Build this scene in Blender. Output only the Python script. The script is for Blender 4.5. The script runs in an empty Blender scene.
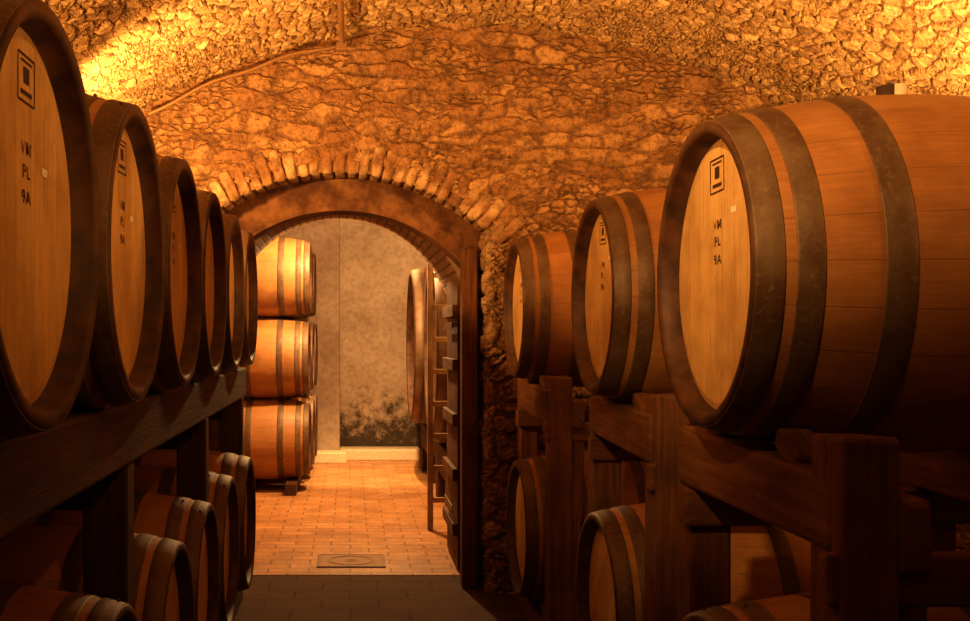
import bpy, bmesh, math, random
from mathutils import Matrix, Vector, noise as mnoise
random.seed(7)
S=bpy.context.scene
COL=S.collection
S.view_settings.view_transform='Standard'
try: S.view_settings.look='Medium High Contrast'
except Exception: print('no look')
F=1100.0
CZ=1.95
# ---------------------------------------------------------------- nodes
class M:
    def __init__(s,name,rough=.8,metal=0.0):
        s.m=bpy.data.materials.new(name); s.m.use_nodes=True
        s.t=s.m.node_tree; s.b=s.t.nodes['Principled BSDF']; s.out=s.t.nodes['Material Output']
        s.b.inputs['Roughness'].default_value=rough; s.b.inputs['Metallic'].default_value=metal
    def n(s,typ,**k):
        x=s.t.nodes.new(typ)
        for a,v in k.items(): setattr(x,a,v)
        return x
    def l(s,a,b): s.t.links.new(a,b)
    def put(s,sock,v):
        if isinstance(v,bpy.types.NodeSocket): s.l(v,sock)
        elif isinstance(v,tuple) and len(v)==3 and sock.type=='RGBA': sock.default_value=v+(1,)
        else: sock.default_value=v
    def math(s,op,a,b=0.0,c=None,clamp=False):
        x=s.n('ShaderNodeMath',operation=op); x.use_clamp=clamp
        s.put(x.inputs[0],a); s.put(x.inputs[1],b)
        if c is not None: s.put(x.inputs[2],c)
        return x.outputs[0]
    def vm(s,op,a,b):
        x=s.n('ShaderNodeVectorMath',operation=op); s.put(x.inputs[0],a)
        if op=='SCALE': s.put(x.inputs['Scale'],b)
        else: s.put(x.inputs[1],b)
        return x.outputs[0]
    def mix(s,f,a,b,mode='MIX'):
        x=s.n('ShaderNodeMix',data_type='RGBA',blend_type=mode)
        s.put(x.inputs[0],f); s.put(x.inputs[6],a); s.put(x.inputs[7],b); return x.outputs[2]
    def ss(s,v,a,b,lo=0.0,hi=1.0):
        x=s.n('ShaderNodeMapRange',interpolation_type='SMOOTHSTEP')
        s.put(x.inputs[0],v); x.inputs[1].default_value=a; x.inputs[2].default_value=b
        x.inputs[3].default_value=lo; x.inputs[4].default_value=hi; return x.outputs[0]
    def noise(s,vec,scale,detail=4,rough=.55,col=False,dim='3D'):
        x=s.n('ShaderNodeTexNoise',noise_dimensions=dim); s.put(x.inputs['Vector'],vec)
        x.inputs['Scale'].default_value=scale; x.inputs['Detail'].default_value=detail; x.inputs['Roughness'].default_value=rough
        return x.outputs['Color' if col else 'Fac']
    def vor(s,vec,scale,feat='F1',out='Distance',dim='2D',rnd=1.0):
        x=s.n('ShaderNodeTexVoronoi',voronoi_dimensions=dim,feature=feat); s.put(x.inputs['Vector'],vec)
        x.inputs['Scale'].default_value=scale; x.inputs['Randomness'].default_value=rnd; return x.outputs[out]
    def sep(s,v):
        x=s.n('ShaderNodeSeparateXYZ'); s.put(x.inputs[0],v); return x.outputs
    def comb(s,a,b,c=0.0):
        x=s.n('ShaderNodeCombineXYZ'); s.put(x.inputs[0],a); s.put(x.inputs[1],b); s.put(x.inputs[2],c); return x.outputs[0]
    def obj(s): return s.n('ShaderNodeTexCoord').outputs['Object']
    def uv(s): return s.n('ShaderNodeTexCoord').outputs['UV']
    def bump(s,h,dist=.01,strength=1.0):
        x=s.n('ShaderNodeBump'); x.inputs['Distance'].default_value=dist; x.inputs['Strength'].default_value=strength
        s.l(h,x.inputs['Height']); s.l(x.outputs[0],s.b.inputs['Normal'])
    def color(s,v): s.put(s.b.inputs['Base Color'],v)

def stone_mat(name,sx,sy,cA,cB,mort,disp,plaster=.45,mode='BOTH',rnd=1.0,wob=.09):
    k=M(name,.92)
    uv=k.uv()
    w1=k.vm('SCALE',k.vm('SUBTRACT',k.noise(uv,1.7,2,.6,True),(.5,.5,.5)),.14)
    w2=k.vm('SCALE',k.vm('SUBTRACT',k.noise(uv,11,4,.65,True),(.5,.5,.5)),wob)
    base=k.vm('ADD',k.vm('ADD',uv,w1),w2)
    v=k.vm('MULTIPLY',base,(sx,sy,1))
    vs=k.vm('MULTIPLY',base,(sx*2.6,sy*2.3,1))
    edge=k.vor(v,1.0,'DISTANCE_TO_EDGE',rnd=rnd)
    cell=k.vor(v,1.0,'F1','Color',rnd=rnd)
    edge2=k.vor(vs,1.0,'DISTANCE_TO_EDGE')
    cell2=k.vor(vs,1.0,'F1','Color')
    e=k.ss(edge,.0,.2); es=k.ss(edge2,.0,.22)
    fine=k.noise(uv,26,6,.7)
    mid=k.noise(uv,6,5,.65)
    big=k.noise(uv,1.1,3,.5)
    c=k.sep(cell); c2=k.sep(cell2)
    small=k.ss(k.math('ADD',big,k.math('MULTIPLY',c[2],.25)),plaster,plaster+.12)
    hb=k.math('MULTIPLY',e,k.math('MULTIPLY_ADD',c[1],.6,.4))
    hs=k.math('MULTIPLY',es,k.math('MULTIPLY_ADD',c2[1],.6,.3))
    mx=k.n('ShaderNodeMix',data_type='FLOAT'); k.put(mx.inputs[0],small); k.put(mx.inputs[2],hb); k.put(mx.inputs[3],hs)
    hh=k.math('MULTIPLY',mx.outputs[0],k.ss(mid,.25,.5,.35,1.0))
    h=k.math('ADD',hh,k.math('ADD',k.math('MULTIPLY',fine,.5),k.math('MULTIPLY',mid,.8)))
    d=k.n('ShaderNodeDisplacement'); d.inputs['Scale'].default_value=disp; d.inputs['Midlevel'].default_value=.95
    k.l(h,d.inputs['Height']); k.l(d.outputs[0],k.out.inputs['Displacement'])
    k.m.displacement_method=mode
    stone=k.mix(c[0],cA,cB)
    stone=k.mix(k.math('MULTIPLY',small,.8),stone,k.mix(c2[0],cA,cB))
    col=k.mix(k.ss(hh,.05,.4),mort,stone)
    col=k.mix(k.ss(mid,.33,.58),k.mix(.5,col,(.07,.03,.012)),col)
    col=k.mix(k.ss(fine,.36,.56),k.mix(.5,col,(.05,.02,.01)),col)
    k.color(col)
    return k.m

MAT_WALL=stone_mat('arch_wall_stone',4.0,9.5,(.54,.32,.14),(.31,.155,.06),(.30,.165,.07),.045,.60,rnd=.9,wob=.08)
MAT_VAULT=stone_mat('vault_rubble',12.5,7.5,(.76,.53,.26),(.46,.28,.12),(.30,.175,.075),.040,.62)
MAT_JAMB=stone_mat('jamb_rubble',5.0,6.5,(.62,.42,.23),(.36,.22,.11),(.40,.26,.14),.05,.62)

def voussoir_mat():
    k=M('voussoir_brick',.9); o=k.obj()
    f=k.noise(o,9,6,.7); g=k.noise(o,40,5,.65); b=k.noise(o,4.3,2)
    c=k.mix(k.ss(b,.35,.65),(.34,.17,.07),(.66,.44,.22))
    c=k.mix(k.ss(f,.35,.6),k.mix(.65,c,(.10,.045,.02)),c)
    k.color(c); k.bump(k.math('ADD',f,k.math('MULTIPLY',g,.5)),.035); return k.m
MAT_VOUS=voussoir_mat()

def plaster_mat(name,c1,c2,stain=False,sc=1.4,dk=(.1,.06,.04)):
    k=M(name,.93); o=k.obj()
    a=k.noise(o,sc,6,.6); b=k.noise(o,14,5,.6)
    c=k.mix(k.ss(a,.35,.65),c1,c2)
    c=k.mix(k.ss(b,.35,.6),k.mix(.25,c,dk),c)
    if stain:
        z=k.sep(o)[2]
        m=k.math('ADD',k.math('MULTIPLY',k.noise(o,5.5,8,.8),3.6),k.math('MULTIPLY',z,-1.15))
        m=k.ss(m,.55,1.5)
        c=k.mix(k.math('MULTIPLY',m,.9),c,(.03,.022,.01))
    k.color(c); k.bump(k.math('ADD',a,k.math('MULTIPLY',b,.3)),.02); return k.m
MAT_PLASTER=plaster_mat('aged_plaster',(.36,.26,.20),(.50,.38,.29),sc=.9)
MAT_PLASTER_DAMP=plaster_mat('damp_plaster',(.46,.35,.27),(.68,.55,.43),True,.8)
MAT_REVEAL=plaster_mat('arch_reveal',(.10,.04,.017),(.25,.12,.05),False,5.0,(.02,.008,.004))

def brick_mat(name,c1,c2,mort,bw,bh,uvmode=False,msize=.012,gl=.7,dirt=.45):
    k=M(name,gl)
    o=k.uv() if uvmode else k.obj()
    w=k.vm('ADD',o,k.vm('SCALE',k.vm('SUBTRACT',k.noise(o,3,2,.5,True),(.5,.5,.5)),.03))
    x=k.n('ShaderNodeTexBrick'); k.l(w,x.inputs['Vector'])
    x.inputs['Color1'].default_value=c1+(1,); x.inputs['Color2'].default_value=c2+(1,); x.inputs['Mortar'].default_value=mort+(1,)
    x.inputs['Scale'].default_value=1; x.inputs['Brick Width'].default_value=bw; x.inputs['Row Height'].default_value=bh
    x.inputs['Mortar Size'].default_value=msize; x.inputs['Mortar Smooth'].default_value=.3
    n1=k.noise(o,2.2,5,.6); n2=k.noise(o,20,4,.6)
    c=k.mix(k.ss(n1,.35,.65),k.mix(dirt,x.outputs['Color'],(.10,.045,.02)),x.outputs['Color'])
    c=k.mix(k.ss(n2,.35,.6),k.mix(.25,c,(.1,.05,.03)),c)
    k.color(c)
    h=k.math('ADD',k.math('MULTIPLY',x.outputs['Fac'],-1.0),k.math('MULTIPLY',n2,.5))
    k.bump(h,.006); return k.m
MAT_TILE=brick_mat('terracotta_floor',(.68,.35,.15),(.54,.26,.10),(.36,.19,.09),.34,.17,gl=.45,dirt=.35,msize=.009)
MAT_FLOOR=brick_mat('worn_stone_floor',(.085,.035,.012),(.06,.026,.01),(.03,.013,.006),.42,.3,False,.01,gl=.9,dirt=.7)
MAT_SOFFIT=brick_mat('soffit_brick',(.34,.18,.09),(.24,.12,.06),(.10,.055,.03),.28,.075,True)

def stave_mat(name,c1,c2,dark,gl=.5):
    k=M(name,gl); o=k.obj(); x,y,z=k.sep(o)
    rnd=k.n('ShaderNodeObjectInfo').outputs['Random']
    ang=k.math('MULTIPLY',k.math('ADD',k.math('ARCTAN2',z,y),math.pi),26/(2*math.pi))
    idx=k.math('FLOOR',ang); fr=k.math('FRACT',ang)
    wn=k.n('ShaderNodeTexWhiteNoise',noise_dimensions='2D'); k.l(k.comb(idx,k.math('MULTIPLY',rnd,57.0)),wn.inputs['Vector'])
    g=k.noise(k.comb(k.math('MULTIPLY',x,2.5),k.math('MULTIPLY',ang,4.0),k.math('MULTIPLY',idx,3.7)),3.0,5,.6)
    c=k.mix(wn.outputs['Value'],c1,c2)
    c=k.mix(k.ss(g,.35,.7),k.mix(.25,c,dark),c)
    blot=k.noise(k.vm('ADD',o,k.comb(k.math('MULTIPLY',rnd,30.0),0.0)),3.5,6,.65)
    c=k.mix(k.ss(blot,.32,.6),k.mix(.38,c,dark),c)
    line=k.ss(k.math('ABSOLUTE',k.math('SUBTRACT',fr,.5)),.478,.498)
    c=k.mix(k.math('MULTIPLY',line,.35),c,dark)
    c=k.mix(k.math('MULTIPLY',rnd,.2),c,dark)
    k.color(c)
    k.bump(k.math('ADD',k.math('MULTIPLY',g,.2),k.math('MULTIPLY',line,-.5)),.0015); return k.m
MAT_STAVE=stave_mat('oak_staves',(.56,.29,.105),(.48,.225,.075),(.13,.045,.015))
MAT_STAVE_DK=stave_mat('dark_cask_staves',(.12,.06,.03),(.08,.04,.02),(.03,.015,.008))
def rim_mat():
    k=M('dark_chime',.6); o=k.obj(); a=k.noise(o,8,5,.6)  # darker brown than the staves, mottled at random
    k.color(k.mix(k.ss(a,.35,.65),(.04,.016,.007),(.11,.045,.018))); k.bump(a,.003); return k.m
MAT_RIM=rim_mat()

def head_mat(name,c1,c2,dark):
    k=M(name,.5); o=k.obj(); x,y,z=k.sep(o)
    rnd=k.n('ShaderNodeObjectInfo').outputs['Random']
    p=k.math('MULTIPLY',k.math('ADD',y,2.03),1/.105); idx=k.math('FLOOR',p); fr=k.math('FRACT',p)
    wn=k.n('ShaderNodeTexWhiteNoise',noise_dimensions='2D'); k.l(k.comb(idx,k.math('MULTIPLY',rnd,31.0)),wn.inputs['Vector'])
    g=k.noise(k.comb(k.math('MULTIPLY',y,26.0),k.math('MULTIPLY',z,1.6),k.math('MULTIPLY',rnd,20.0)),2.0,6,.62)
    b=k.noise(k.vm('ADD',o,k.comb(0.0,k.math('MULTIPLY',rnd,20.0))),4.0,6,.65)
    c=k.mix(wn.outputs['Value'],c1,c2)
    c=k.mix(k.ss(g,.3,.65),k.mix(.28,c,dark),c)
    c=k.mix(k.ss(b,.32,.62),k.mix(.45,c,dark),c)
    line=k.ss(k.math('ABSOLUTE',k.math('SUBTRACT',fr,.5)),.482,.498)
    c=k.mix(k.math('MULTIPLY',line,.4),c,dark)
    k.color(c); k.bump(k.math('ADD',k.math('MULTIPLY',g,.3),k.math('MULTIPLY',line,-1.0)),.0015); return k.m
MAT_HEAD=head_mat('oak_head',(.74,.50,.22),(.66,.42,.17),(.24,.10,.03))
MAT_HEAD_DK=head_mat('dark_cask_head',(.10,.055,.03),(.07,.04,.02),(.03,.015,.01))

def hoop_mat():
    k=M('galvanised_hoop',.55,.25); o=k.obj()
    a=k.noise(o,4,6,.65); b=k.noise(o,60,3,.6)
    c=k.mix(k.ss(a,.35,.65),(.11,.055,.027),(.19,.125,.075))
    c=k.mix(k.ss(b,.5,.75),c,(.20,.14,.085))
    k.color(c); k.bump(b,.0006); return k.m
MAT_HOOP=hoop_mat()
def timber_mat(name,c1,c2):
    k=M(name,.78); o=k.obj()
    mp=k.vm('MULTIPLY',o,(3,3,3))
    u=k.uv(); g=k.noise(k.vm('MULTIPLY',u,(1.5,22,1)),1.5,5,.6)
    a=k.noise(mp,1.0,5,.6)
    c=k.mix(k.ss(g,.3,.7),c1,c2)
    c=k.mix(k.ss(a,.3,.65),k.mix(.55,c,(.03,.012,.006)),c)
    k.color(c); k.bump(k.math('ADD',g,k.math('MULTIPLY',a,.4)),.006); return k.m
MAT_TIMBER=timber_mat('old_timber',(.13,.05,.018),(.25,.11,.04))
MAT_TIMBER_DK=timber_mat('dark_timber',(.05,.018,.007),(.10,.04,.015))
def flat(name,c,rough=.7,metal=0):
    k=M(name,rough,metal); n=k.noise(k.obj(),25,3,.6)
    k.color(k.mix(k.ss(n,.3,.7),tuple(v*.8 for v in c),c)); return k.m
MAT_INK=flat('stencil_ink',(.05,.02,.01))
MAT_LABEL=flat('paper_label',(.85,.8,.65))
MAT_PIPE=flat('conduit_pipe',(.30,.17,.08),.5,.2)
MAT_IRON=flat('cast_iron',(.22,.13,.07),.5,.3)
MAT_LEDGE=flat('pale_step_stone',(.82,.66,.45))
MAT_BUNG=flat('silicone_bung',(.8,.7,.5))
MAT_MORTAR=flat('lime_mortar',(.30,.17,.08),.95)

# ---------------------------------------------------------------- mesh helpers
def mkobj(name,me,mats,parent=None):
    o=bpy.data.objects.new(name,me)
    for m in mats:
        me.materials.append(m)
    COL.objects.link(o)
    if parent: o.parent=parent
    return o
def add_box(bm,x0,x1,y0,y1,z0,z1,mi=0,bev=.008,jit=0.0,rot=None,lump=0.0):
    uvl=bm.loops.layers.uv.verify()
    L=(x1-x0,y1-y0,z1-z0)
    ax=max(range(3),key=lambda i:L[i])
    off=random.uniform(0,20)
    if lump:
        n=5; vd={}
        def V(i,j,k):
            key=(i,j,k)
            if key not in vd:
                c=Vector(((i/n-.5)*L[0],(j/n-.5)*L[1],(k/n-.5)*L[2]))
                s=sum(1 for t in key if t in (0,n))
                c*=(1-.05*(s-1))
                c+=mnoise.noise_vector(c*14+Vector((off*3,off,off*2)))*lump+mnoise.noise_vector(c*35+Vector((off,off*2,off)))*lump*.5
                vd[key]=bm.verts.new(c)
            return vd[key]
        fs=[]
        for a in range(n):
            for b in range(n):
                for e in (0,n):
                    fs.append(bm.faces.new((V(e,a,b),V(e,a+1,b),V(e,a+1,b+1),V(e,a,b+1))))
                    fs.append(bm.faces.new((V(a,e,b),V(a+1,e,b),V(a+1,e,b+1),V(a,e,b+1))))
                    fs.append(bm.faces.new((V(a,b,e),V(a+1,b,e),V(a+1,b+1,e),V(a,b+1,e))))
        for f in fs: f.smooth=True
        vs=list(vd.values())
    else:
        r=bmesh.ops.create_cube(bm,size=1.0)
        vs=r['verts']
        for v in vs:
            v.co=Vector((v.co.x*L[0],v.co.y*L[1],v.co.z*L[2]))
            if jit: v.co+=Vector([random.uniform(-jit,jit) for _ in range(3)])
        fs=list({f for v in vs for f in v.link_faces})
        if bev>0:
            es=list({e for f in fs for e in f.edges})
            b=bmesh.ops.bevel(bm,geom=es,offset=bev,segments=2,profile=.5,affect='EDGES')
            vs=list({v for f in b['faces'] for v in f.verts}|{v for v in vs if v.is_valid})
            fs=list({f for v in vs for f in v.link_faces})
    for f in fs:
        f.material_index=mi
        for lp in f.loops:
            c=lp.vert.co; o=[i for i in range(3) if i!=ax]
            lp[uvl].uv=(c[ax]+off,c[o[0]]+c[o[1]]+off)
    if rot is not None:
        for v in vs: v.co=rot@v.co
    ctr=Vector(((x0+x1)/2,(y0+y1)/2,(z0+z1)/2))
    for v in vs: v.co+=ctr
    return vs
def finish(bm,name,mats,smooth=False):
    bmesh.ops.recalc_face_normals(bm,faces=bm.faces)
    me=bpy.data.meshes.new(name)
    bm.to_mesh(me); bm.free()
    return mkobj(name,me,mats)
def grid_surface(name,fn,nu,nv,mat,keep=None,flip=False):
    vs=[];uvs=[]
    for j in range(nv+1):
        for i in range(nu+1):
            c,u=fn(i/nu,j/nv); vs.append(c); uvs.append(u)
    fs=[]
    for j in range(nv):
        for i in range(nu):
            a=j*(nu+1)+i; q=(a,a+1,a+nu+2,a+nu+1)
            if keep:
                cx=sum(vs[k][0] for k in q)/4; cz=sum(vs[k][2] for k in q)/4
                if not keep(cx,cz): continue
            fs.append(q[::-1] if flip else q)
    me=bpy.data.meshes.new(name); me.from_pydata(vs,[],fs)
    ul=me.uv_layers.new(name='UVMap')
    for p in me.polygons:
        p.use_smooth=True
        for li in p.loop_indices: ul.data[li].uv=uvs[me.loops[li].vertex_index]
    return mkobj(name,me,[mat])

# ---------------------------------------------------------------- room shell
XL,XR=-2.6,4.3; VCX=.85; VR=4.85; VC=4.30-VR
YW=8.3; YN=-2.5
def vault_z(x): return VC+math.sqrt(VR*VR-(x-VCX)**2)
a0=math.asin((XL-VCX)/VR); a1=math.asin((XR-VCX)/VR)
def fv(s,t):
    a=a0+(a1-a0)*s; y=YN+(YW+.06-YN)*t
    return (VCX+VR*math.sin(a),y,VC+VR*math.cos(a)),(VR*a+20,y+20)
grid_surface('ceiling',fv,420,620,MAT_VAULT,flip=True)

ACX=-.08; AHW=1.12; ASAG=.45; ACR=3.17
AR=(AHW**2+ASAG**2)/(2*ASAG); ACZ=ACR-AR; ASP=ACR-ASAG
def in_open(x,z):
    if abs(x-ACX)>AHW+.08: return False
    if z<ASP: return True
    return (x-ACX)**2+(z-ACZ)**2<(AR+.08)**2
def fw(s,t):
    x=XL-.05+(XR-XL+.1)*s; z=-.05+4.5*t
    return (x,YW,z),(x+10,z+10)
grid_surface('wall_arch',fw,400,260,MAT_WALL,keep=lambda x,z:(not in_open(x,z)) and z<vault_z(min(max(x,XL),XR))+.15)
def fl(x0):
    def g(s,t):
        y=YN+(YW-YN)*s; z=3.1*t
        return (x0,y,z),(y+30+x0,z+5)
    return g
grid_surface('wall_left',fl(XL),200,60,MAT_WALL)
grid_surface('wall_right',fl(XR),200,60,MAT_WALL,flip=True)
def fb(s,t):
    x=XL+(XR-XL)*s; z=4.5*t
    return (x,YN,z),(x+50,z+3)
grid_surface('wall_near',fb,120,80,MAT_WALL,flip=True,keep=lambda x,z:z<vault_z(x)+.15)

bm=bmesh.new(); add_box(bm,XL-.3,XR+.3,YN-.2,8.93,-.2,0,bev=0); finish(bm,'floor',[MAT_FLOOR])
bm=bmesh.new(); add_box(bm,-3.4,3.8,8.93,18.2,-.2,0.004,bev=0); finish(bm,'floor',[MAT_TILE])

# arch voussoirs
bm=bmesh.new()
n=31; amax=math.radians(49)
for i in range(n):
    ac=-amax+(i+.5)*2*amax/n+random.uniform(-.004,.004)
    w=2*amax/n*AR*random.uniform(.80,.97)
    h=.24+random.uniform(-.035,.035)
    rot=Matrix.Rotation(ac+random.uniform(-.03,.03),3,'Y')
    c=Vector((ACX+math.sin(ac)*(AR+h/2),0,ACZ+math.cos(ac)*(AR+h/2)))
    p=random.uniform(.0,.035)
    vs=add_box(bm,-w/2,w/2,0,.34+p,-h/2,h/2,jit=.006,lump=.009)
    for v in vs:
        l=v.co-Vector((0,(.34+p)/2,0))
        l.x*=1+.16*(l.z/h)
        v.co=rot@l+c+Vector((0,YW-p+(.34+p)/2,0))
N=60
for i in range(N):
    a,b=[-amax-.01+(2*amax+.02)*t/N for t in (i,i+1)]
    pr=[]
    for y in (YW+.008,YW+.33):
        for t in (a,b):
            for r in (AR+.012,AR+.235):
                pr.append(bm.verts.new((ACX+math.sin(t)*r,y+.006*math.sin(i*2.3),ACZ+math.cos(t)*r)))
    for q in ((0,1,3,2),(4,6,7,5),(0,2,6,4),(1,5,7,3)):
        f=bm.faces.new([pr[k] for k in q]); f.material_index=1
finish(bm,'arch_voussoirs',[MAT_VOUS,MAT_MORTAR])
# rough rubble jambs: front return, rounded corner, reveal
def jamb(side):
    e=ACX+side*AHW; r=.04
    path=[(e+side*.30,YW-.005),(e+side*.15,YW-.012),(e+side*r,YW-.015)]
    path+=[(e+side*(r-r*math.sin(t)),YW-.015+r-r*math.cos(t)) for t in (.4,.8,1.2,1.571)]
    path+=[(e,YW+.15),(e,YW+.37)]
    cum=[0]
    for a,b in zip(path[:-1],path[1:]): cum.append(cum[-1]+math.dist(a,b))
    def f(s,t):
        d=s*cum[-1]; i=0
        while i<len(cum)-2 and cum[i+1]<d: i+=1
        u=(d-cum[i])/(cum[i+1]-cum[i]); a,b=path[i],path[i+1]
        z=t*(ASP+.03); w=.018*mnoise.noise(Vector((z*3.1,side*5,0)))
        return (a[0]+(b[0]-a[0])*u+w,a[1]+(b[1]-a[1])*u,z),(side*7+d,z+3)
    return f
je=bpy.data.objects.new('arch_jamb_stones',None); COL.objects.link(je)
for side in (-1,1):
    o=grid_surface('jamb_%s'%('left' if side<0 else 'right'),jamb(side),44,180,MAT_JAMB,flip=side>0); o.parent=je

def arch_profile(cx,hw,sp,cr,nseg=40,z0=0):
    sag=cr-sp; R=(hw*hw+sag*sag)/(2*sag); cz=cr-R; am=math.asin(min(1,hw/R))
    if sag>hw-.001: am=math.pi/2
    pts=[(cx-hw,z0+(sp-z0)*i/8) for i in range(8)]
    pts+=[(cx+R*math.sin(-am+2*am*i/nseg),cz+R*math.cos(-am+2*am*i/nseg)) for i in range(nseg+1)]
    pts+=[(cx+hw,sp-(sp-z0)*(i+1)/8) for i in range(8)]
    return pts
def arch_band(name,pin,pout,y0,y1,mats,ny=6):
    bm=bmesh.new(); uvl=bm.loops.layers.uv.verify()
    N=len(pin); cum=[0]
    for i in range(1,N): cum.append(cum[-1]+math.dist(pin[i],pin[i-1]))
    rows=[]
    for j in range(ny+1):
        y=y0+(y1-y0)*j/ny
        rows.append([bm.verts.new((p[0],y,p[1])) for p in pin])
    of=[bm.verts.new((p[0],y0,p[1])) for p in pout]; ob=[bm.verts.new((p[0],y1,p[1])) for p in pout]
    def face(vs,uvs,mi):
        f=bm.faces.new(vs); f.material_index=mi; f.smooth=(mi==1)
        for lp,u in zip(f.loops,uvs): lp[uvl].uv=u
    for i in range(N-1):
        for j in range(ny):
            ya,yb=y0+(y1-y0)*j/ny,y0+(y1-y0)*(j+1)/ny
            face((rows[j][i],rows[j+1][i],rows[j+1][i+1],rows[j][i+1]),((ya,cum[i]),(yb,cum[i]),(yb,cum[i+1]),(ya,cum[i+1])),1)
        face((of[i],rows[0][i],rows[0][i+1],of[i+1]),[(a[0],a[1]) for a in (pout[i],pin[i],pin[i+1],pout[i+1])],0)
        face((rows[-1][i],ob[i],ob[i+1],rows[-1][i+1]),[(a[0],a[1]) for a in (pin[i],pout[i],pout[i+1],pin[i+1])],0)
        face((ob[i],of[i],of[i+1],ob[i+1]),[(0,0)]*4,0)
    return finish(bm,name,mats)
pin=arch_profile(-.07,1.0,2.45,2.93); pout=arch_profile(-.07,1.5,2.9,3.6)
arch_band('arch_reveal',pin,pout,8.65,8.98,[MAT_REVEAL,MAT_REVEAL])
pin=arch_profile(-.1,1.07,2.0,3.07); pout=arch_profile(-.1,3.4,3.2,4.6)
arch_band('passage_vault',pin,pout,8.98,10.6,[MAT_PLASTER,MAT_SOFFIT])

# far room
YB=17.6
def ffv(s,t):
    a=-1.0+2.0*s; R=3.6; y=10.55+(YB+.6-10.55)*t
    return (.1+R*math.sin(a)*1.12,y,.75+R*math.cos(a)),(R*a+20,y+20)
o=grid_surface('ceiling',ffv,60,60,MAT_PLASTER,flip=True)
bm=bmesh.new(); add_box(bm,-3.5,4.0,YB,YB+.2,0,4.6,bev=0); finish(bm,'wall_back',[MAT_PLASTER_DAMP])
bm=bmesh.new(); add_box(bm,-3.4,-.16,YB-.55,YB+.02,0,4.6,bev=.01); finish(bm,'wall_back_pier',[MAT_PLASTER])
bm=bmesh.new(); add_box(bm,-3.4,-3.1,10.6,YB,0,4,bev=0); finish(bm,'wall_far_left',[MAT_PLASTER])
bm=bmesh.new(); add_box(bm,3.2,3.5,10.6,YB,0,4,bev=0); finish(bm,'wall_far_right',[MAT_PLASTER])
bm=bmesh.new()
add_box(bm,-.58,-.05,YB-.95,YB-.55,0,.17,bev=.02); add_box(bm,-.16,1.1,YB-.56,YB,0,.17,bev=.02)
finish(bm,'trim_1',[MAT_LEDGE])

# door frame and open leaf
bm=bmesh.new()
add_box(bm,.86,.98,8.46,8.61,0,2.62,bev=.012,jit=.004)
add_box(bm,-1.12,-1.0,8.46,8.61,0,2.62,bev=.012,jit=.004)
finish(bm,'door_frame',[MAT_TIMBER])
bm=bmesh.new()
for i in range(6):
    y=9.02+i*.16
    add_box(bm,.88,.92,y,y+.152,.03,2.42,bev=.006)
for z in (.3,.75,1.2,1.65,2.1): add_box(bm,.84,.88,9.02,9.98,z,z+.1,bev=.006)
for z in (.5,2.0): add_box(bm,.833,.842,9.02,9.7,z,z+.05,mi=1,bev=.002)
finish(bm,'door_1',[MAT_TIMBER,MAT_IRON])

# floor drain cover
bm=bmesh.new()
dx0,dx1,dy0,dy1=-.28,.30,9.2,9.72
for b in ((dx0,dx1,dy0,dy0+.025),(dx0,dx1,dy1-.025,dy1),(dx0,dx0+.025,dy0+.025,dy1-.025),(dx1-.025,dx1,dy0+.025,dy1-.025)):
    add_box(bm,*b,0,.016,mi=0,bev=.003)
add_box(bm,dx0+.025,dx1-.025,dy0+.025,dy1-.025,0,.012,mi=1,bev=0)
for r0,r1 in ((.17,.195),(.03,.05)):
    N=40
    for i in range(N):
        a,b=2*math.pi*i/N,2*math.pi*(i+1)/N
        lo=[bm.verts.new((.01+r*math.cos(t),9.46+r*math.sin(t),.016)) for r,t in [(r0,a),(r1,a),(r1,b),(r0,b)]]
        f=bm.faces.new(lo); f.material_index=0
finish(bm,'floor_drain_cover',[MAT_IRON,flat('drain_plate',(.42,.23,.11))])

# conduit pipes
def tube(name,pts,r,mat,parent=None):
    cu=bpy.data.curves.new(name,'CURVE'); cu.dimensions='3D'; cu.bevel_depth=r; cu.bevel_resolution=4; cu.use_fill_caps=True
    sp=cu.splines.new('POLY'); sp.points.add(len(pts)-1)
    for p,q in zip(sp.points,pts): p.co=q+(1,)
    tmp=bpy.data.objects.new(name,cu); COL.objects.link(tmp)
    dg=bpy.context.evaluated_depsgraph_get(); me=bpy.data.meshes.new_from_object(tmp.evaluated_get(dg))
    bpy.data.objects.remove(tmp)
    for p in me.polygons: p.use_smooth=True
    me.materials.clear()
    return mkobj(name,me,[mat],parent)
pe=bpy.data.objects.new('electrical_conduit',None); COL.objects.link(pe)
pts=[]
for i in range(16):
    x=-1.5+i*(1.43/15); pts.append((x,YW-.12,vault_z(x)-.10-.012*math.sin(i)))
tube('conduit_run',pts,.014,MAT_PIPE,pe)
tube('conduit_drop',[(-.06,7.2,vault_z(-.06)-.06),(-.06,7.9,vault_z(-.06)-.07),(-.06,YW-.14,vault_z(-.06)-.1),(-.06,YW-.13,4.08)],.02,MAT_PIPE,pe)
bm=bmesh.new(); add_box(bm,-.1,-.02,YW-.16,YW-.09,4.06,4.13,bev=.01); jb=finish(bm,'junction_box',[MAT_PIPE]); jb.parent=pe

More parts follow.
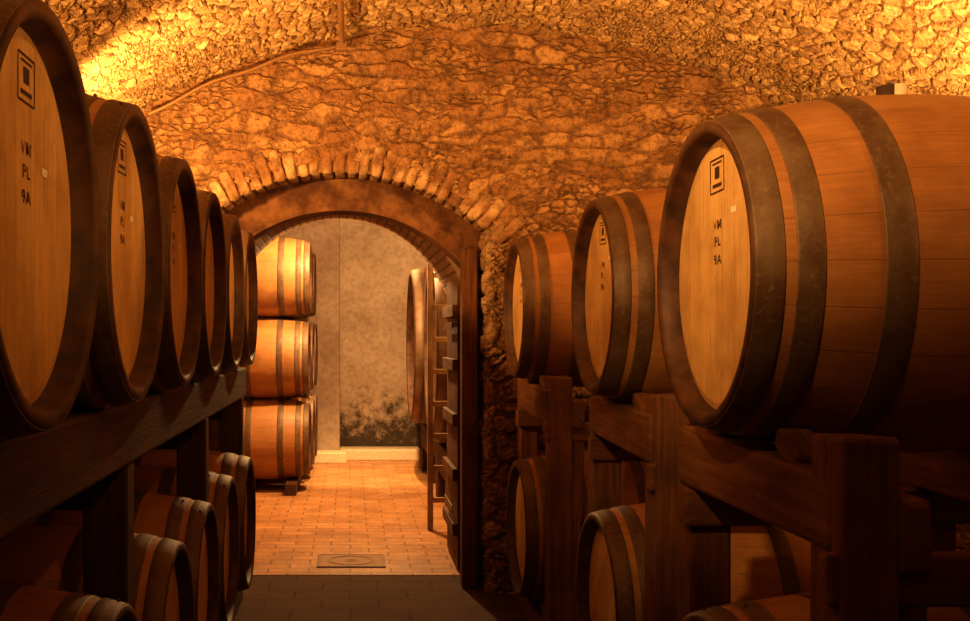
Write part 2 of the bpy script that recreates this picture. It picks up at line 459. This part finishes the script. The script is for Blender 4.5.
# ---------------------------------------------------------------- barrels
def text_mesh(body,size):
    cu=bpy.data.curves.new('t','FONT'); cu.body=body; cu.size=size; cu.align_x='CENTER'; cu.align_y='CENTER'; cu.offset=.0002; cu.space_character=1.15
    o=bpy.data.objects.new('t',cu); COL.objects.link(o)
    dg=bpy.context.evaluated_depsgraph_get(); me=bpy.data.meshes.new_from_object(o.evaluated_get(dg))
    bpy.data.objects.remove(o); return me
def barrel_mesh(name,rh,rb,L,hoops,mats,marks=0,bung=True,seg=120):
    bm=bmesh.new()
    def R(x):
        t=2*x/L-1; return rh+(rb-rh)*(1-abs(t)**2.0)
    def ring(x,r): return [bm.verts.new((x,r*math.cos(2*math.pi*i/seg),r*math.sin(2*math.pi*i/seg))) for i in range(seg)]
    def strip(rings,mi,sm=True):
        for a,b in zip(rings[:-1],rings[1:]):
            for i in range(seg):
                f=bm.faces.new((a[i],a[(i+1)%seg],b[(i+1)%seg],b[i])); f.material_index=mi; f.smooth=sm
    k=rh/.45; rec=.065*k; th=.036*k
    rim=[(rec,rh-th-.006),(.012,rh-th),(.002,rh-th+.008),(0,rh-.006),(.006,R(.006))]
    rimr=[(L-x,r) for x,r in rim[::-1]]
    r1=[ring(x,r) for x,r in rim]; strip(r1,6)
    body=[r1[-1]]+[ring(L*i/30,R(L*i/30)) for i in range(1,30)]
    r2=[ring(x,r) for x,r in rimr]
    strip(body+[r2[0]],0); strip(r2,6)
    for rg,x in ((r1[0],rec),(r2[-1],L-rec)):
        rr=ring(x+(-.006 if x<L/2 else .006),rh-th-.03); strip([rg,rr],1,False)
        f=bm.faces.new(rr); f.material_index=1
    for (x0,x1) in hoops:
        for a,b in ((x0,x1),(L-x1,L-x0)):
            t=.005*k
            strip([ring(a,R(a)-.003),ring(a,R(a)+t*.8),ring(a+.003,R(a)+t),ring((a+b)/2,R((a+b)/2)+t),ring(b-.003,R(b)+t),ring(b,R(b)+t*.8),ring(b,R(b)-.003)],2)
            for dr in (-.012,.012):
                ang=math.radians(70 if a<L/2 else 110)+ (a*2)
                m=Matrix.Translation(((a+b)/2+dr,(R((a+b)/2)+t)*math.cos(ang),(R((a+b)/2)+t)*math.sin(ang)))
                r=bmesh.ops.create_icosphere(bm,subdivisions=1,radius=.007*k,matrix=m)
                for v in r['verts']:
                    for f in v.link_faces: f.material_index=2
    bmesh.ops.recalc_face_normals(bm,faces=bm.faces)
    if bung:
        r=bmesh.ops.create_cone(bm,segments=24,radius1=.036,radius2=.044,depth=.05,cap_ends=True,matrix=Matrix.Translation((L/2,0,rb+.012)))
        for v in r['verts']:
            for f in v.link_faces: f.material_index=5
    if marks:
        xf=rec-.006-.0015
        def T(me,cx,cz,mi=3):
            nf=len(bm.faces); b2=bmesh.new(); b2.from_mesh(me)
            for v in b2.verts: v.co=Vector((xf,-(v.co.x*1.25+cx),v.co.y+cz))
            tmp=bpy.data.meshes.new('x'); b2.to_mesh(tmp); b2.free(); bm.from_mesh(tmp)
            bm.faces.ensure_lookup_table()
            for i in range(nf,len(bm.faces)): bm.faces[i].material_index=mi
        def rect(cx,cz,w,h,mi=3):
            vs=[bm.verts.new((xf,-(cx+sx*w/2),cz+sz*h/2)) for sx,sz in ((-1,-1),(1,-1),(1,1),(-1,1))]
            f=bm.faces.new(vs); f.material_index=mi
        T(text_mesh('VM',.042),0,.15); T(text_mesh('PL',.042),0,.10); T(text_mesh('9A',.042),0,.045)
        cz=.30; w,h=.12,.10
        for r in ((0,cz+h/2,w,.005),(0,cz-h/2,w,.005),(-w/2,cz,.005,h),(w/2,cz,.005,h)): rect(*r)
        rect(0,cz+.008,.04,.035); rect(0,cz-.03,.08,.01); rect(0,cz+.037,.08,.005)
        rect(.14,.12+(.06 if marks==2 else 0),.045,.018,4)
    me=bpy.data.meshes.new(name); bm.to_mesh(me); bm.free()
    for m in mats: me.materials.append(m)
    return me
BM=[MAT_STAVE,MAT_HEAD,MAT_HOOP,MAT_INK,MAT_LABEL,MAT_BUNG,MAT_RIM]
HO=[(.006,.075),(.105,.17),(.315,.39)]
meR=barrel_mesh('tonneau',.45,.53,1.17,HO,BM,2)
meL=barrel_mesh('tonneau_left',.45,.51,1.1,HO,BM,1)
meP=barrel_mesh('tonneau_plain',.44,.51,1.1,HO,BM,0,bung=False)
meC=barrel_mesh('large_cask',1.03,1.13,1.7,[(.02,.12),(.22,.32),(.55,.65)],[MAT_STAVE_DK,MAT_HEAD_DK,MAT_HOOP,MAT_INK,MAT_LABEL,MAT_BUNG,MAT_RIM],0)
def barrel(me,x,y,z,left,name='wine_barrel',roll=0,yaw=0):
    o=bpy.data.objects.new(name,me); COL.objects.link(o)
    o.location=(x,y,z)
    o.rotation_euler=(roll,0,(math.pi if left else 0)+yaw)
    return o
DL=[2.37+1.04*i for i in range(6)]
for i,d in enumerate(DL):
    barrel(meL,-.64+random.uniform(-.01,.01)-.008*i,d,2.20,True,roll=random.uniform(-.05,.05))
    barrel(meP,-.70+random.uniform(-.02,.02),d,.66,True,roll=random.uniform(-1,1))
DR=[3.3,5.2,7.35]; XRr=[1.045,1.135,1.085]
for d,x in zip(DR,XRr):
    barrel(meR,x,d,2.13,False,roll=random.uniform(-.04,.04))
    barrel(meP,x+.02,d,.66,False,roll=random.uniform(-1,1))
for d in (13.9,14.93,15.96):
    for z in (.64,1.66,2.68):
        barrel(meP,-.50+random.uniform(-.02,.02),d,z,True,roll=random.uniform(-1,1))
barrel(meC,.90,12.45,1.80,False,'large_cask'); barrel(meC,.83,15.2,1.80,False,'large_cask')

# ---------------------------------------------------------------- racks
def rack_left():
    bm=bmesh.new()
    y0,y1=1.2,8.15
    for x in (-.86,-1.58):
        add_box(bm,x-.09,x+.09,y0,y1,1.50,1.715,bev=.015,jit=.006)
        add_box(bm,x-.07,x+.07,y0,y1,.0,.16,bev=.012)
        for d in (1.85,3.93,6.01,8.0):
            add_box(bm,x-.08,x+.08,d-.07,d+.07,.16,1.5,bev=.012,jit=.005)
    for d in (1.85,3.93,6.01,8.0):
        add_box(bm,-1.53,-.91,d-.05,d+.05,1.33,1.47,bev=.01)
    for d in DL:
        for s in (-1,1):
            for x in (-.86,-1.58):
                add_box(bm,x-.05,x+.05,d+s*.26-.06,d+s*.26+.06,1.70,1.755,bev=.012,rot=Matrix.Rotation(-s*.45,3,'X'))
            add_box(bm,-.92,-.84,d+s*.24-.06,d+s*.24+.06,.15,.23,bev=.012,rot=Matrix.Rotation(-s*.45,3,'X'))
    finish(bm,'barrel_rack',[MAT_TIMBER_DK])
rack_left()
def rack_right(d,x):
    bm=bmesh.new()
    for j,xx in enumerate((x+.19,x+.97)):
        add_box(bm,xx-.07,xx+.07,d-.62,d+.60,1.42,1.625,bev=.018,jit=.012,rot=Matrix.Rotation(.02,3,'X'))
        add_box(bm,xx-.07,xx+.07,d-.70,d+.66,0,.15,bev=.012)
        for s in (-1,1):
            w=.075
            yy=d+s*.56
            add_box(bm,xx-w+.01,xx+w,yy-.075+ (0 if s>0 else -.05),yy+.075,.15,1.44 if s>0 else 1.70,bev=.014,jit=.007)
            add_box(bm,xx-.05,xx+.05,d+s*.30-.08,d+s*.30+.08,1.605,1.665,bev=.012,rot=Matrix.Rotation(-s*.42,3,'X'))
            add_box(bm,xx-.04,xx+.04,d+s*.26-.06,d+s*.26+.06,.145,.21,bev=.012,rot=Matrix.Rotation(-s*.45,3,'X'))
    for s in (-1,1):
        yy=d+s*.56
        add_box(bm,x+.1,x+1.1,yy-.11,yy-.03,1.3,1.42,bev=.012,jit=.006)
    add_box(bm,x+.26,x+.34,d-.70,d-.50,1.38,1.56,bev=.02,jit=.006)
    add_box(bm,x+.25,x+.32,d-.66,d-.56,.15,1.40,bev=.012,rot=Matrix.Rotation(.05,3,'Y'))
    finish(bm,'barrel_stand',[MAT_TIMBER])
for d,x in zip(DR,XRr): rack_right(d,x)
bm=bmesh.new()
for x in (-.72,-1.36):
    add_box(bm,x-.07,x+.07,13.3,16.6,0,.15,bev=.012)
finish(bm,'barrel_sleepers',[MAT_TIMBER_DK])
for dc in (12.45,15.2):
    bm=bmesh.new()
    for x in (1.15,2.25):
        add_box(bm,x-.12,x+.12,dc-.85,dc+.85,.35,.70,bev=.02)
        for s in (-1,1):
            add_box(bm,x-.12,x+.12,dc+s*.65-.14,dc+s*.65+.14,0,.36,bev=.02)
            add_box(bm,x-.1,x+.1,dc+s*.55-.18,dc+s*.55+.18,.68,.80,bev=.02,rot=Matrix.Rotation(-s*.5*1,3,'X'))
    finish(bm,'cask_cradle',[MAT_TIMBER_DK])
bm=bmesh.new()
for x in (.80,1.16): add_box(bm,x-.028,x+.028,10.93,11.0,0,2.75,bev=.008)
for i in range(8): add_box(bm,.82,1.14,10.95,10.985,.28+i*.32,.33+i*.32,bev=.006)
finish(bm,'wooden_ladder',[timber_mat('ladder_wood',(.42,.27,.13),(.55,.38,.2))])

# ---------------------------------------------------------------- lights
def pt(name,loc,w,col=(1,.50,.15),r=.06):
    l=bpy.data.lights.new(name,'POINT'); l.energy=w; l.color=col; l.shadow_soft_size=r
    o=bpy.data.objects.new(name,l); o.location=loc; COL.objects.link(o); return o
def spot(name,loc,tgt,w,ang,col=(1,.50,.15),blend=.5,r=.06):
    l=bpy.data.lights.new(name,'SPOT'); l.energy=w; l.color=col; l.shadow_soft_size=r
    l.spot_size=math.radians(ang); l.spot_blend=blend
    o=bpy.data.objects.new(name,l); o.location=loc
    o.rotation_euler=(Vector(tgt)-Vector(loc)).to_track_quat('-Z','Y').to_euler(); COL.objects.link(o); return o
spot('lamp_arch_left',(-1.6,6.8,2.95),(-.6,8.3,3.7),270,165)
spot('lamp_left',(-1.95,4.4,2.95),(-1.2,4.6,4),230,165)
spot('lamp_left',(-2.0,1.2,2.75),(-1.2,1.2,4),120,165)
spot('lamp_right',(3.3,5.2,2.6),(2.6,5.5,4),430,165)
spot('lamp_right',(3.2,2.0,2.6),(2.4,2.2,4),140,165)
spot('aisle_spot',(-.5,1.3,3.45),(1.3,3.7,2.5),360,44,blend=.9,col=(1,.55,.19))
spot('aisle_spot',(.9,.6,3.5),(-.75,3.6,2.6),90,46,col=(1,.46,.13),blend=.9)  # added spot to brighten the left barrel heads, no known fixture
spot('aisle_spot',(.7,5.8,3.6),(.6,8.3,4.9),60,120,blend=.8)
pt('far_room_light',(.25,12.5,3.45),560,(1,.60,.25),.08)
spot('far_room_light',(.5,14.9,3.95),(.4,15.5,0),1000,60,(1,.60,.25),.8)  # added downward spot that makes the hot patch on the tiles
w=bpy.data.worlds.new('World'); S.world=w; w.use_nodes=True
w.node_tree.nodes['Background'].inputs[0].default_value=(1,.4,.12,1); w.node_tree.nodes['Background'].inputs[1].default_value=.002

cam=bpy.data.cameras.new('Camera'); cam.sensor_width=36; cam.lens=36*F/970
cam.shift_x=(485-350)/970; cam.shift_y=(335-310.5)/970; cam.clip_start=.05
co=bpy.data.objects.new('Camera',cam); co.location=(0,0,CZ); co.rotation_euler=(math.pi/2,0,0); COL.objects.link(co); S.camera=co
